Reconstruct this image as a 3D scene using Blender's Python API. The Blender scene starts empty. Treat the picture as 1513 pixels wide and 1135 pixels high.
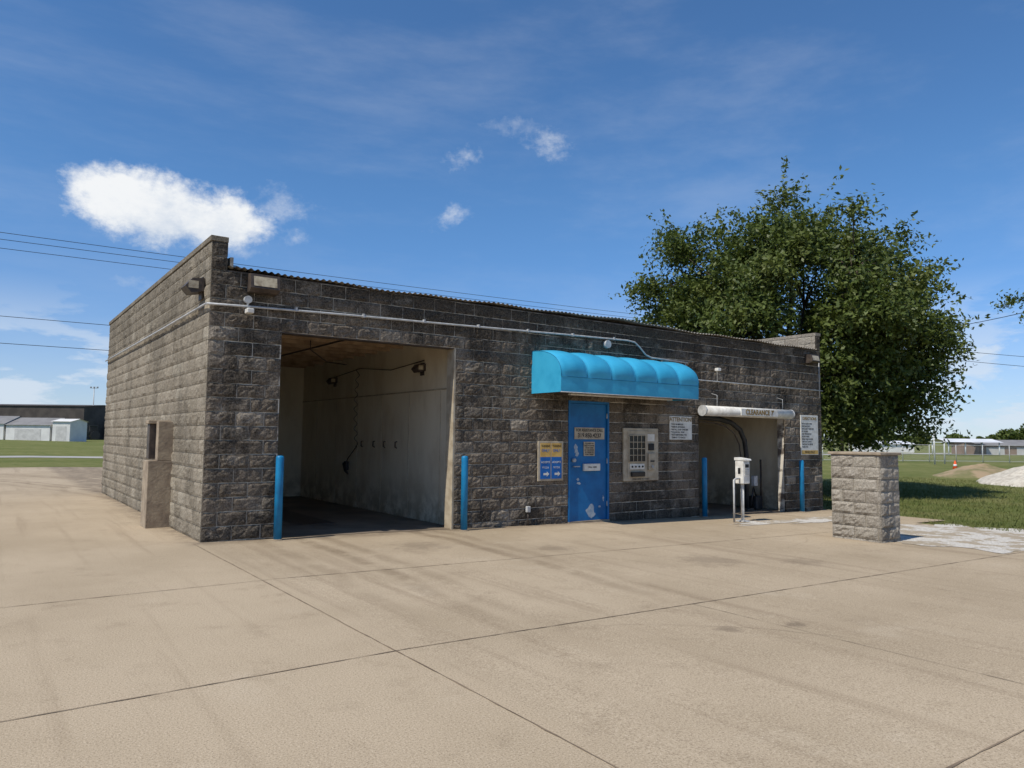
import bpy, math, random
import numpy as np
from mathutils import Vector, Matrix, noise as mnoise
random.seed(7); rng=np.random.default_rng(7)
scene=bpy.context.scene
COL=scene.collection
R=math.radians
def g(x): return -0.02*min(max(x,0.0),16.0)

# ------------------------------------------------------------ node helpers
class NT:
    def __init__(s,nt): s.t=nt; s.n=nt.nodes; s.l=nt.links
    def set(s,sock,v):
        if isinstance(v,bpy.types.NodeSocket): s.l.new(v,sock)
        else: sock.default_value=v
    def m(s,op,a,b=0.0,c=None,clamp=False):
        n=s.n.new('ShaderNodeMath'); n.operation=op; n.use_clamp=clamp
        s.set(n.inputs[0],a); s.set(n.inputs[1],b)
        if c is not None: s.set(n.inputs[2],c)
        return n.outputs[0]
    def v(s,op,a,b=(0,0,0)):
        n=s.n.new('ShaderNodeVectorMath'); n.operation=op
        s.set(n.inputs[0],a); s.set(n.inputs[1],b)
        return n.outputs['Value'] if op in('DOT_PRODUCT','LENGTH') else n.outputs[0]
    def noise(s,vec,scale,detail=4,rough=.55,col=False):
        n=s.n.new('ShaderNodeTexNoise'); s.l.new(vec,n.inputs['Vector'])
        n.inputs['Scale'].default_value=scale; n.inputs['Detail'].default_value=detail; n.inputs['Roughness'].default_value=rough
        return n.outputs['Color' if col else 'Fac']
    def ss(s,x,a,b,lo=0.0,hi=1.0):
        n=s.n.new('ShaderNodeMapRange'); n.interpolation_type='SMOOTHSTEP'
        s.set(n.inputs[0],x); n.inputs[1].default_value=a; n.inputs[2].default_value=b; n.inputs[3].default_value=lo; n.inputs[4].default_value=hi
        return n.outputs[0]
    def mix(s,f,a,b,mode='MIX'):
        n=s.n.new('ShaderNodeMix'); n.data_type='RGBA'; n.blend_type=mode; n.clamp_factor=True
        s.set(n.inputs[0],f); 
        for i,c in((6,a),(7,b)):
            s.set(n.inputs[i], c if isinstance(c,bpy.types.NodeSocket) else (*c,1))
        return n.outputs[2]
    def bump(s,h,strength,dist):
        n=s.n.new('ShaderNodeBump'); n.inputs['Strength'].default_value=strength; n.inputs['Distance'].default_value=dist
        s.l.new(h,n.inputs['Height']); return n.outputs[0]
    def obj(s): return s.n.new('ShaderNodeTexCoord').outputs['Object']
    def island(s): return s.n.new('ShaderNodeNewGeometry').outputs['Random Per Island']
    def xyz(s,v):
        q=s.n.new('ShaderNodeSeparateXYZ'); s.l.new(v,q.inputs[0]); return q.outputs
def newmat(name):
    m=bpy.data.materials.new(name); m.use_nodes=True
    b=m.node_tree.nodes['Principled BSDF']; b.inputs['Specular IOR Level'].default_value=.3
    return m,NT(m.node_tree),b
def mk(name,c,c2=None,scale=6,rough=.7,bump=0,metal=0,bs=None):
    m,n,b=newmat(name)
    if c2 is None: c2=tuple(x*.8 for x in c)
    o=n.obj(); f=n.ss(n.noise(o,scale,4,.6),.35,.68)
    n.set(b.inputs['Base Color'],n.mix(f,c,c2)); b.inputs['Roughness'].default_value=rough; b.inputs['Metallic'].default_value=metal
    if bump: n.set(b.inputs['Normal'],n.bump(n.noise(o,bs or scale*5,4),bump,.02))
    return m

def block_mat(name,dark,mid,light,stain,eff=.08,efl=.45,spk=.55,edge=(.47,.66)):
    m,n,b=newmat(name); o=n.obj(); r=n.island()
    c=n.mix(n.ss(r,0,.8),dark,mid)
    c=n.mix(n.ss(r,1-eff*2.0,1.0,0,.6),c,light)
    z=n.xyz(o)[2]
    st=n.noise(n.v('MULTIPLY',o,(1.1,1.1,.5)),.9,6,.70)
    hi=n.ss(z,2.9,3.9,0,.13); lo=n.ss(z,.7,-.2,0,.07)
    st=n.m('ADD',n.m('ADD',st,hi),lo)
    c=n.mix(n.m('MULTIPLY',n.ss(st,edge[0],edge[1]),stain),c,tuple(x*.30 for x in dark))
    # vertical run-off streaks under the roof edge
    rn=n.noise(n.v('MULTIPLY',o,(5,5,.35)),1.0,4,.6)
    c=n.mix(n.m('MULTIPLY',n.m('MULTIPLY',n.ss(rn,.48,.64),n.ss(z,1.4,3.9)),stain*.75),c,tuple(x*.3 for x in dark))
    ef=n.ss(n.noise(n.v('ADD',n.v('MULTIPLY',o,(1,1,2.2)),(7,3,1)),1.6,6,.7),.53,.70)
    c=n.mix(n.m('MULTIPLY',ef,efl),c,light)
    sp=n.noise(o,45,4,.75)
    c=n.mix(n.ss(sp,.35,.66,.0,1.0),n.mix(spk,c,(0,0,0)),n.mix(.15,c,light))
    n.set(b.inputs['Base Color'],c); b.inputs['Roughness'].default_value=.95; b.inputs['Specular IOR Level'].default_value=.1
    n.set(b.inputs['Normal'],n.bump(n.noise(o,26,5,.72),.7,.025))
    return m

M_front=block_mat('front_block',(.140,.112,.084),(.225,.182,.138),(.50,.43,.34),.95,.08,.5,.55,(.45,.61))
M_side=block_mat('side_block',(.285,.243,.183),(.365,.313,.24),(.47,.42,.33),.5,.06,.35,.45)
M_pier=block_mat('pier_block',(.34,.295,.235),(.43,.38,.305),(.54,.49,.42),.25,.06,.4,.42)
m,n,b=newmat('mortar_front'); o_=n.obj()
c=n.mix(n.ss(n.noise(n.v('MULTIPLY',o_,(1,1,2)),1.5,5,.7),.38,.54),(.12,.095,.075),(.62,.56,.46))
n.set(b.inputs['Base Color'],c); b.inputs['Roughness'].default_value=.95; M_mort=m
M_morts=mk('mortar_side',(.42,.37,.29),(.28,.24,.18),3,.95,.4)
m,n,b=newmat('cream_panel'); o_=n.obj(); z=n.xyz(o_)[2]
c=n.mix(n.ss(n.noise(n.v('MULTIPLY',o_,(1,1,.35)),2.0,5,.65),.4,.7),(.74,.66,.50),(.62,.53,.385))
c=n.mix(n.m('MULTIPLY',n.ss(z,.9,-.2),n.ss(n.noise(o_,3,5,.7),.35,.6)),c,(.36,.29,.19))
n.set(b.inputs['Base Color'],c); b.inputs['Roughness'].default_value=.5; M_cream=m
M_wood=mk('ceiling_wood',(.46,.33,.21),(.27,.18,.11),3,.8,.1)
M_white=mk('white_paint',(.76,.74,.68),(.58,.55,.49),8,.5)
M_cond=mk('conduit_grey',(.50,.50,.49),(.36,.36,.35),10,.45)
M_blue=mk('blue_door_paint',(.010,.15,.38),(.008,.11,.29),3,.45,.05)
M_post=mk('blue_post_paint',(.012,.21,.42),(.01,.15,.32),5,.4,.05)
M_tan=mk('tan_metal',(.48,.41,.30),(.34,.275,.19),6,.5)
M_lens=mk('lamp_lens',(.50,.43,.30),(.30,.24,.16),12,.25)
M_bronze=mk('dark_bronze',(.085,.065,.05),(.045,.035,.03),8,.5)
M_black=mk('black_rubber',(.02,.02,.021),(.04,.04,.04),8,.5)
M_yel=mk('sign_yellow',(.66,.43,.13),(.55,.34,.09),8,.6)
M_sblue=mk('sign_blue',(.01,.14,.45),(.01,.10,.35),8,.5)
M_signw=mk('sign_white',(.74,.72,.65),(.6,.57,.5),8,.6)
M_glass=mk('dark_window',(.02,.02,.022),(.03,.03,.03),4,.12)
M_galv=mk('galvanised_roof',(.40,.37,.31),(.2,.17,.14),4,.5,0,.3)
M_cap=mk('cap_stone',(.36,.29,.205),(.25,.195,.14),5,.9,.4)
M_gold=mk('brown_lettering',(.26,.15,.02),None,8,.6)
M_rub=mk('lettering_black',(.02,.02,.02),None,8,.6)

# ------------------------------------------------------------ mesh helpers
def empty(name,loc=(0,0,0)):
    e=bpy.data.objects.new(name,None); e.location=loc; COL.objects.link(e); e.empty_display_size=.3; return e
def mo(name,v,f,mat,parent=None,smooth=False):
    me=bpy.data.meshes.new(name); me.from_pydata([tuple(p) for p in v],[],f); me.update()
    if mat: me.materials.append(mat)
    if smooth:
        for p in me.polygons: p.use_smooth=True
    o=bpy.data.objects.new(name,me); COL.objects.link(o)
    if parent: 
        o.parent=parent; o.matrix_parent_inverse=Matrix.Translation(-Vector(parent.location))
    return o
def box(name,x0,x1,y0,y1,z0,z1,mat,parent=None,bev=0):
    v=[(x,y,z) for z in(z0,z1) for y in(y0,y1) for x in(x0,x1)]
    f=[(0,2,3,1),(4,5,7,6),(0,1,5,4),(2,6,7,3),(0,4,6,2),(1,3,7,5)]
    o=mo(name,v,f,mat,parent)
    if bev:
        md=o.modifiers.new('b','BEVEL'); md.width=bev; md.segments=2
    return o
def tube_geo(pts,rad,n=10,cap=True):
    pts=[Vector(p) for p in pts]; V=[];F=[]
    if not hasattr(rad,'__len__'): rad=[rad]*len(pts)
    up=None
    for i,p in enumerate(pts):
        d=(pts[min(i+1,len(pts)-1)]-pts[max(i-1,0)]).normalized()
        if up is None: up=Vector((0,0,1)) if abs(d.z)<.9 else Vector((1,0,0))
        a=d.cross(up).normalized(); b=a.cross(d).normalized(); up=b
        for k in range(n):
            t=2*math.pi*k/n; V.append(p+(a*math.cos(t)+b*math.sin(t))*rad[i])
    for i in range(len(pts)-1):
        for k in range(n):
            F.append((i*n+k,i*n+(k+1)%n,(i+1)*n+(k+1)%n,(i+1)*n+k))
    if cap:
        F.append(tuple(range(n))[::-1]); F.append(tuple((len(pts)-1)*n+k for k in range(n)))
    return V,F
def tube(name,pts,rad,mat,parent=None,n=10):
    V,F=tube_geo(pts,rad,n); 
    o=mo(name,V,F,mat,parent)
    for p in o.data.polygons:
        if len(p.vertices)==4: p.use_smooth=True
    return o
def prism(name,prof,x0,x1,mat,parent,axis='x'):
    n=len(prof)
    if axis=='x': V=[(x0,a,b) for a,b in prof]+[(x1,a,b) for a,b in prof]
    else: V=[(a,x0,b) for a,b in prof]+[(a,x1,b) for a,b in prof]
    F=[tuple(range(n)),tuple(range(2*n-1,n-1,-1))]+[(i,i+n,(i+1)%n+n,(i+1)%n) for i in range(n)]
    return mo(name,V,F,mat,parent)
def text(name,body,size,loc,mat,parent,sx=1.0,align='CENTER',bold=.012):
    cu=bpy.data.curves.new(name,'FONT'); cu.body=body; cu.size=size; cu.align_x=align; cu.align_y='CENTER'; cu.extrude=.0008; cu.offset=size*bold
    tmp=bpy.data.objects.new('tmp',cu); COL.objects.link(tmp)
    bpy.context.view_layer.update()
    me=bpy.data.meshes.new_from_object(tmp.evaluated_get(bpy.context.evaluated_depsgraph_get()))
    bpy.data.objects.remove(tmp); me.materials.clear(); me.materials.append(mat)
    o=bpy.data.objects.new(name,me); COL.objects.link(o)
    for v in me.vertices:
        x,y,z=v.co; v.co=(loc[0]+x*sx,loc[1]-z,loc[2]+y)
    if parent: o.parent=parent; o.matrix_parent_inverse=Matrix.Translation(-Vector(parent.location))
    return o

# split-face block wall: real blocks with broken faces
CH=.203; BL=.406
def blocks(name,org,U,N,L,r0,r1,mat,parent,openings=(),rough=.018,depth=.02,par=0,gap=.005):
    org=Vector(org);U=Vector(U);N=Vector(N);V=[];F=[]
    for r in range(r0,r1):
        z0=r*CH; z1=z0+CH; cuts=[(a,b) for a,b,c,d in openings if z0<d-.02 and z1>c+.02]
        segs=[(0,L)]
        for a,b in cuts:
            ns=[]
            for s,e in segs:
                if b<=s or a>=e: ns.append((s,e)); continue
                if a>s: ns.append((s,a))
                if b<e: ns.append((b,e))
            segs=ns
        off=-(BL/2) if (r+par)%2 else 0
        k=0
        while off+k*BL<L:
            a=off+k*BL; b=a+BL; k+=1
            for s,e in segs:
                gp=gap*random.uniform(.7,1.25)
                x0=max(a,s)+(gp if a>s else 0); x1=min(b,e)-(gp if b<e else 0)
                if x1-x0<.03: continue
                zz0=z0+gp; zz1=z1-gp
                nx=max(3,int((x1-x0)/.045)); nz=5; base=len(V); tilt=random.uniform(-1,1)*.006; q=random.uniform(.3,1.0)*rough
                for j in range(nz+1):
                    for i in range(nx+1):
                        u=i/nx;w=j/nz
                        edge=min(1,min(u,1-u)*(x1-x0)/.045)*min(1,min(w,1-w)*5)
                        sx=x0+(x1-x0)*u; sz=zz0+(zz1-zz0)*w
                        d=depth*.5+edge*(depth*.3+q*(.5+random.uniform(-.45,.45)))+tilt*(u-.5)*2*edge
                        d+=mnoise.noise(Vector((sx*6+r,sz*6,k)))*rough*.6*edge
                        if edge==0: sx+=random.uniform(-.0025,.0025) if 0<i<nx else 0; sz+=random.uniform(-.003,.003)
                        V.append(org+U*sx+N*d+Vector((0,0,sz)))
                for j in range(nz):
                    for i in range(nx):
                        p=base+j*(nx+1)+i; F.append((p,p+1,p+nx+2,p+nx+1))
                ring=[base+i for i in range(nx+1)]+[base+j*(nx+1)+nx for j in range(1,nz+1)]+[base+nz*(nx+1)+i for i in range(nx-1,-1,-1)]+[base+j*(nx+1) for j in range(nz-1,0,-1)]
                b2=len(V)
                for q2 in ring:
                    p=V[q2]; dd=(p-org).dot(N); V.append(p-N*(dd+.02))
                n=len(ring)
                for i in range(n): F.append((ring[(i+1)%n],ring[i],b2+i,b2+(i+1)%n))
    return mo(name,V,F,mat,parent)

# ------------------------------------------------------------ world
w=bpy.data.worlds.new("World"); scene.world=w; w.use_nodes=True
wn=NT(w.node_tree); 
for nd in list(wn.n): wn.n.remove(nd)
out=wn.n.new('ShaderNodeOutputWorld'); bg=wn.n.new('ShaderNodeBackground'); bg.inputs[1].default_value=.115
sky=wn.n.new('ShaderNodeTexSky'); sky.sky_type='NISHITA'; sky.sun_disc=False
SUN=Vector((-.585,-.085,.809)).normalized()
sky.sun_elevation=math.asin(SUN.z); sky.sun_rotation=math.atan2(SUN.x,SUN.y)%(2*math.pi)
sky.air_density=1.0; sky.dust_density=.0; sky.ozone_density=3.7
D=wn.n.new('ShaderNodeTexCoord').outputs['Generated']
dz=wn.xyz(D)[2]
tint=wn.mix(wn.ss(dz,-.02,.35),(.55,.70,1.02),(.62,.91,1.13))
wn.l.new(wn.mix(1.0,sky.outputs[0],tint,'MULTIPLY'),bg.inputs[0])
nc=wn.noise(D,26,6,.62,True)
Dd=wn.v('ADD',D,wn.v('MULTIPLY',wn.v('SUBTRACT',nc,(.5,.5,.5)),(.05,.05,.05)))
nf=wn.noise(wn.v('MULTIPLY',D,(1,1,1.5)),20,7,.68)
HD=R(35.9)  # camera heading
def cdir(az,el):
    a=HD+R(az); e=R(el)
    return Vector((math.sin(a)*math.cos(e),math.cos(a)*math.cos(e),math.sin(e))),Vector((math.cos(a),-math.sin(a),0)),Vector((-math.sin(a)*math.sin(e),-math.cos(a)*math.sin(e),math.cos(e)))
total=None; shade=None
for i,(az,el,sa,sb,dens,k) in enumerate([(-25.4,15.5,6.4,2.9,1.0,.95),(-22.2,15.2,3.8,2.5,1.0,1.0),(-28.8,16.1,3.6,2.6,1.0,1.0),
      (2.9,22.3,2.8,2.1,.55,3.2),(-3.8,21.1,1.7,1.1,.5,3.2),(-5,16.8,1.9,1.4,.6,3.0),(-18.0,17.0,2.8,2.2,.5,3.0),(-17.0,14.7,2.4,1.2,.5,3.0),(-28,10.6,3.0,1.1,.45,2.4),(-20.5,13.0,3,1.0,.45,2.8),(0,23.6,4,.9,.25,3.0),
      (32.5,6.2,4.5,1.1,.8,1.6),(29.5,3.6,6,1.0,.8,1.6)]):
    c,tu,tv=cdir(az,el)
    dl=wn.v('SUBTRACT',Dd,tuple(c))
    u=wn.m('DIVIDE',wn.v('DOT_PRODUCT',dl,tuple(tu)),R(sa)); v=wn.m('DIVIDE',wn.v('DOT_PRODUCT',dl,tuple(tv)),R(sb))
    r=wn.m('SQRT',wn.m('ADD',wn.m('MULTIPLY',u,u),wn.m('MULTIPLY',v,v)))
    val=wn.m('ADD',wn.m('SUBTRACT',1.0,r),wn.m('MULTIPLY',wn.m('SUBTRACT',nf,.5),k))
    big=i<3
    mk_=wn.m('MULTIPLY',wn.ss(val,0.0 if big else .2,.55 if big else (1.7 if i<11 else 1.0)),dens)
    total=mk_ if total is None else wn.m('MAXIMUM',total,mk_)
    if i==0: shade=wn.ss(wn.m('ADD',v,wn.m('MULTIPLY',wn.m('SUBTRACT',nf,.5),2.6)),-1.0,.4)
hn=wn.noise(wn.v('MULTIPLY',D,(1,1,3.4)),6.5,7,.6)
hm=wn.m('MULTIPLY',wn.ss(dz,-.01,.03),wn.ss(dz,.21,.05))
hc=wn.m('MULTIPLY',wn.m('MULTIPLY',wn.ss(hn,.44,.58),hm),.8)
hz=wn.ss(dz,.20,-.02,0,.38)
ci=wn.m('MULTIPLY',wn.ss(wn.noise(wn.v('MULTIPLY',D,(1.0,2.0,5)),2.2,6,.62),.42,.8),.11)
total=wn.m('MAXIMUM',wn.m('MAXIMUM',total,hc),wn.m('ADD',ci,hz))
bc=wn.n.new('ShaderNodeBackground'); bc.inputs[1].default_value=1.0
ccol=wn.mix(wn.ss(dz,.10,.20),(.70,.78,.88),wn.mix(shade,(.60,.68,.80),(.90,.92,.94)))
wn.set(bc.inputs[0],ccol)
ms=wn.n.new('ShaderNodeMixShader'); wn.l.new(total,ms.inputs[0]); wn.l.new(bg.outputs[0],ms.inputs[1]); wn.l.new(bc.outputs[0],ms.inputs[2])
wn.l.new(ms.outputs[0],out.inputs[0])
sl=bpy.data.lights.new('sun','SUN'); sl.energy=4.4; sl.angle=R(.5); sl.color=(1,.95,.86)
so=bpy.data.objects.new('sun',sl); COL.objects.link(so); so.rotation_euler=(-SUN).to_track_quat('-Z','Y').to_euler(); so.location=(-30,0,40)
scene.view_settings.view_transform='Standard'; scene.view_settings.look='None'; scene.view_settings.exposure=0

# ------------------------------------------------------------ camera
cam=bpy.data.cameras.new('camera'); cam.lens=25.7; cam.sensor_width=36; cam.clip_end=5000; cam.clip_start=.05
co=bpy.data.objects.new('camera',cam); COL.objects.link(co)
co.matrix_world=Matrix.Translation((-2.55,-10.86,1.5))@Matrix.Rotation(-HD,4,'Z')@Matrix.Rotation(R(94.18),4,'X')@Matrix.Rotation(R(.6),4,'Z')
scene.camera=co
def S(e,n):  # camera-aligned frame (metres right of / ahead of the camera) -> world
    return (-2.55+.81*e+.5864*n, -10.86-.5864*e+.81*n)

# ------------------------------------------------------------ ground
def sheet(name,rects,dz,mat,parent=None):
    V=[];F=[]
    for x0,x1,y0,y1 in rects:
        xs=[x0]+[b for b in(0,16) if x0<b<x1]+[x1]
        for a,b in zip(xs[:-1],xs[1:]):
            i=len(V); V+=[(a,y0,g(a)+dz),(b,y0,g(b)+dz),(b,y1,g(b)+dz),(a,y1,g(a)+dz)]; F.append((i,i+1,i+2,i+3))
    return mo(name,V,F,mat,parent)
m,n,b=newmat('grass'); o_=n.obj()
c=n.mix(n.ss(n.noise(o_,.12,5,.6),.35,.65),(.14,.155,.048),(.21,.205,.08))
c=n.mix(n.ss(n.noise(o_,1.2,5,.7),.4,.7),c,(.10,.13,.035)); c=n.mix(n.ss(n.noise(o_,14,4,.8),.5,.75,0,.5),c,(.28,.25,.13))
n.set(b.inputs['Base Color'],c); b.inputs['Roughness'].default_value=1; b.inputs['Specular IOR Level'].default_value=.05
n.set(b.inputs['Normal'],n.bump(n.noise(o_,25,4,.8),.8,.05)); M_grass=m
sheet('grass_ground',[(-2500,2500,-2500,2500)],-.02,M_grass)

m,n,b=newmat('concrete'); o_=n.obj()
c=n.mix(n.ss(n.noise(o_,.35,5,.6),.35,.68),(.46,.365,.25),(.38,.298,.198))
X,Y,Zz=n.xyz(o_)[0:3]
tr=n.noise(n.v('MULTIPLY',o_,(3.2,.14,1)),1.0,5,.6)
c=n.mix(n.ss(tr,.52,.74,0,.48),c,(.25,.185,.118))
# wheel tracks leading out of the bays, worn by cars turning toward the street
wob=n.m('MULTIPLY',n.m('SUBTRACT',n.noise(o_,.5,2),.5),.35)
XX=n.m('ADD',X,n.m('ADD',wob,n.m('MULTIPLY',n.m('MULTIPLY',Y,Y),.012)))
trk=None
for xc,amt in((1.35,.62),(1.72,.40),(3.35,.60),(3.72,.38),(.75,.34),(11.2,.3),(12.9,.3)):
    dx=n.m('ABSOLUTE',n.m('SUBTRACT',XX,xc))
    q=n.ss(dx,.17,.03,0,amt); trk=q if trk is None else n.m('MAXIMUM',trk,q)
trk=n.m('MULTIPLY',trk,n.m('MULTIPLY',n.ss(Y,-9,-1.5),n.ss(n.noise(o_,1.6,4,.7),.30,.6)))
c=n.mix(trk,c,(.17,.12,.07))
c=n.mix(n.ss(n.noise(o_,1.7,6,.75),.52,.78,0,.6),c,(.24,.18,.115))
c=n.mix(n.ss(n.noise(n.v('ADD',o_,(31,7,0)),.9,6,.7),.56,.78,0,.45),c,(.54,.45,.33))
sp=n.noise(o_,85,3,.85)
c=n.mix(n.ss(sp,.34,.50,.65,0),c,(.14,.10,.065)); c=n.mix(n.ss(sp,.54,.70,0,.6),c,(.68,.57,.43))
mot=n.noise(o_,5,5,.75)
ox=None
for px,py,pr2 in((2.5,-6.95,.16),(3.15,-7.15,.13),(5.4,-4.4,.6),(6.5,-5.1,.45),(2.6,-1.6,.6),(4.2,-2.6,.4)):
    dd=n.v('LENGTH',n.v('SUBTRACT',o_,(px,py,g(px))))
    q=n.ss(n.m('ADD',dd,n.m('MULTIPLY',n.m('SUBTRACT',mot,.5),pr2*2.2)),pr2,pr2*.2,0,.5 if pr2<.2 else .36); ox=q if ox is None else n.m('MAXIMUM',ox,q)
c=n.mix(ox,c,(.11,.08,.055))
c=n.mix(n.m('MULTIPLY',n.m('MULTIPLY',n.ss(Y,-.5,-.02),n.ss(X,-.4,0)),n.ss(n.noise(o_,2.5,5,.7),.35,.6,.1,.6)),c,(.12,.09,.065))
n.set(b.inputs['Base Color'],c); b.inputs['Roughness'].default_value=.9; b.inputs['Specular IOR Level'].default_value=.15
n.set(b.inputs['Normal'],n.bump(n.noise(o_,110,2,.8),.4,.01)); M_conc=m
sheet('concrete_pavement',[(-70,14.2,-45,27),(14.2,15.7,-2.9,10.6),(14.2,60,-45,-6.9)],0,M_conc)
M_road=mk('road_grey',(.42,.40,.36),(.34,.32,.29),.5,.9)
sheet('road',[(-300,400,42,46)],-.004,M_road)
M_joint=mk('joint_dark',(.15,.11,.075),(.28,.21,.14),2.2,.95)
V=[];F=[]
def joint(p,q,wd=.007):
    p=Vector(p);q=Vector(q);L=(q-p).length;k=max(2,int(L/.09));d=(q-p).normalized();nn=Vector((-d.y,d.x))
    i0=len(V)
    for i in range(k+1):
        c=p+(q-p)*(i/k)+nn*(random.uniform(-.0025,.0025)+.008*mnoise.noise(Vector((i*.06,p.x,p.y)))); h=wd*random.uniform(.25,1.0)
        for s in(-1,1):
            a=c+nn*h*s; V.append((a.x,a.y,g(a.x)+.004))
    for i in range(k): 
        a=i0+2*i; F.append((a,a+1,a+3,a+2))
for y in(-3.14,-6.15,-9.2,-12.3): joint((-40,y),(0,y),.008); joint((0,y),(14.1 if y>-6.5 else 16,y),.009)
joint((-.12,-20),(-.12,-.08),.007); joint((3.0,-20),(3.0,-6.15),.0045)
for x in(6.1,12.2): joint((x,-20),(x,-6.15),.003)
for x in(-6.2,-12.3): joint((x,-20),(x,27),.004)
for y in(3.,9.,15.,21.): joint((-40,y),(-.3,y),.005)
def crack(x,y,a,L,w_=.002):
    pts=[]; 
    for i in range(int(L/.07)):
        a+=random.uniform(-.28,.28)*.7; x+=math.cos(a)*.07; y+=math.sin(a)*.07; pts.append((x,y,a))
    i0=len(V)
    for x,y,a in pts:
        h=w_*random.uniform(.4,1.2); V.append((x-math.sin(a)*h,y+math.cos(a)*h,g(x)+.004)); V.append((x+math.sin(a)*h,y-math.cos(a)*h,g(x)+.004))
    for i in range(len(pts)-1): q=i0+2*i; F.append((q,q+1,q+3,q+2))
crack(1.5,-6.3,-.6,2.2); crack(4.2,-3.3,-1.2,1.6); crack(-3.5,-3.4,-1.9,1.5); crack(7.5,-4.2,.4,2.2)
mo('pavement_joints',V,F,M_joint)
m,n,b=newmat('gravel'); o_=n.obj()
vo=n.n.new('ShaderNodeTexVoronoi'); n.l.new(o_,vo.inputs['Vector']); vo.inputs['Scale'].default_value=28
c=n.mix(vo.outputs['Distance'],(.74,.70,.63),(.42,.38,.32))
c=n.mix(n.ss(n.noise(o_,2.2,6,.7),.49,.55,0,.9),c,(.36,.29,.20))
n.set(b.inputs['Base Color'],c); b.inputs['Roughness'].default_value=1
n.set(b.inputs['Normal'],n.bump(vo.outputs['Distance'],.7,.03)); M_grav=m
def blob(name,cx,cy,rx,ry,dz,mat,seed,k=90,amp=.3):
    V=[(cx,cy,g(cx)+dz)]
    for i in range(k):
        t=2*math.pi*i/k; r=1+amp*mnoise.noise(Vector((math.cos(t)*2.2+seed,math.sin(t)*2.2,seed)))+.4*amp*mnoise.noise(Vector((math.cos(t)*9+seed,math.sin(t)*9,seed)))
        x=cx+rx*r*math.cos(t); y=cy+ry*r*math.sin(t); V.append((x,y,g(x)+dz))
    return mo(name,V,[(0,i+1,(i+1)%k+1) for i in range(k)],mat)
blob('gravel_patch',12.5,-4.7,2.3,1.9,.006,M_grav,3,amp=.6)
blob('gravel_patch',12.6,-1.6,2.6,.35,.006,M_grav,9,amp=.8)
def mound(name,cx,cy,rx,ry,h,mat,seed):
    V=[];F=[];k=48;rr=14
    for j in range(rr+1):
        for i in range(k):
            t=2*math.pi*i/k; q=j/rr; a=1+.2*mnoise.noise(Vector((math.cos(t)*1.5+seed,math.sin(t)*1.5,seed)))
            x=cx+rx*q*a*math.cos(t);y=cy+ry*q*a*math.sin(t)
            z=h*(1-q)**.8*(1+.35*mnoise.noise(Vector((x*.9,y*.9,seed))))+.06*mnoise.noise(Vector((x*4,y*4,seed)))*(1-q)
            V.append((x,y,g(x)-.03+z))
    for j in range(rr):
        for i in range(k): F.append((j*k+i,j*k+(i+1)%k,(j+1)*k+(i+1)%k,(j+1)*k+i))
    return mo(name,V,F,mat)
M_pile=mk('gravel_pile',(.60,.55,.46),(.42,.37,.30),5,1,.8); M_dirt=mk('dirt',(.34,.25,.155),(.17,.16,.07),1.2,1,.8)
x,y=S(24.4,33); mound('gravel_pile',x,y,3.9,2.8,1.1,M_pile,1)
x,y=S(25.6,40); mound('dirt_mound',x,y,3.4,2,.7,M_dirt,5)

# ------------------------------------------------------------ building
B=empty('car_wash_building')
OP=[(1.03,4.10,-1,3.045),(6.66,7.74,-1,2.233),(10.49,13.75,-1,2.233)]
W=15.4; DP=10.25
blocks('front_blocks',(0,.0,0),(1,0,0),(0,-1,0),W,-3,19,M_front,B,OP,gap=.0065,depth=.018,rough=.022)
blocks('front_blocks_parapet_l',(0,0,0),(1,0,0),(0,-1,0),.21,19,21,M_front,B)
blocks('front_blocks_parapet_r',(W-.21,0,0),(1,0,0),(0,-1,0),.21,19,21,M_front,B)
blocks('left_blocks',(0,DP,0),(0,-1,0),(-1,0,0),DP,-2,21,M_side,B,par=1)
def fb(i,x0,x1,z0,z1): box('front_core_%d'%i,x0,x1,0,.2,z0,z1,M_mort,B)
fb(1,.2,1.03,-.5,3.045);fb(2,4.10,6.66,-.5,3.045);fb(3,.2,10.49,3.045,3.857);fb(4,6.66,7.74,2.233,3.045)
fb(5,7.74,10.49,-.5,3.045);fb(6,10.49,W-.2,2.233,3.857);fb(7,13.75,W-.2,-.5,2.233)
box('left_core',0,.2,0,DP,-.5,4.265,M_morts,B); box('right_core',W-.2,W,0,DP,-.6,4.265,M_morts,B); box('back_core',.2,W-.2,DP-.2,DP,-.5,3.857,M_morts,B)
blocks('right_blocks',(W,0,0),(0,1,0),(1,0,0),DP,-3,21,M_side,B,par=1)
blocks('right_parapet_inner',(W-.2,DP,0),(0,-1,0),(-1,0,0),DP,19,21,M_pier,B)
blocks('left_parapet_inner',(.2,0,0),(0,1,0),(1,0,0),DP,19,21,M_side,B)
for k in range(25):
    y0=-.02+k*.413
    box('cap_l_%d'%k,-.03,.215,y0,y0+.407,4.267,4.345,M_side,B,.006); box('cap_r_%d'%k,W-.215,W+.03,y0,y0+.407,4.267,4.345,M_pier,B,.006)
V=[];F=[];nx=1480
for i in range(nx+1):
    x=.215+(W-.43)*i/nx; s=math.sin(2*math.pi*x/.10)*.013
    sag=.05*math.exp(-((x-7.6)/2.2)**2)+.012*math.sin(x*1.7)+.01*math.sin(x*4.1)
    yf=-.09+.02*mnoise.noise(Vector((math.floor(x/.8)*3.3,0,0)))-.03*(1 if 6.9<x<8.1 else 0)
    for y in(yf,.6,DP): V.append((x,y,3.895+s+sag*(1 if y<.5 else .3)))
for i in range(nx):
    for j in(0,1): a=i*3+j; F.append((a,a+3,a+4,a+1))
mo('corrugated_roof',V,F,M_galv,B)
box('roof_deck',.2,W-.2,.0,DP-.2,3.857,3.872,M_bronze,B)
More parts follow.
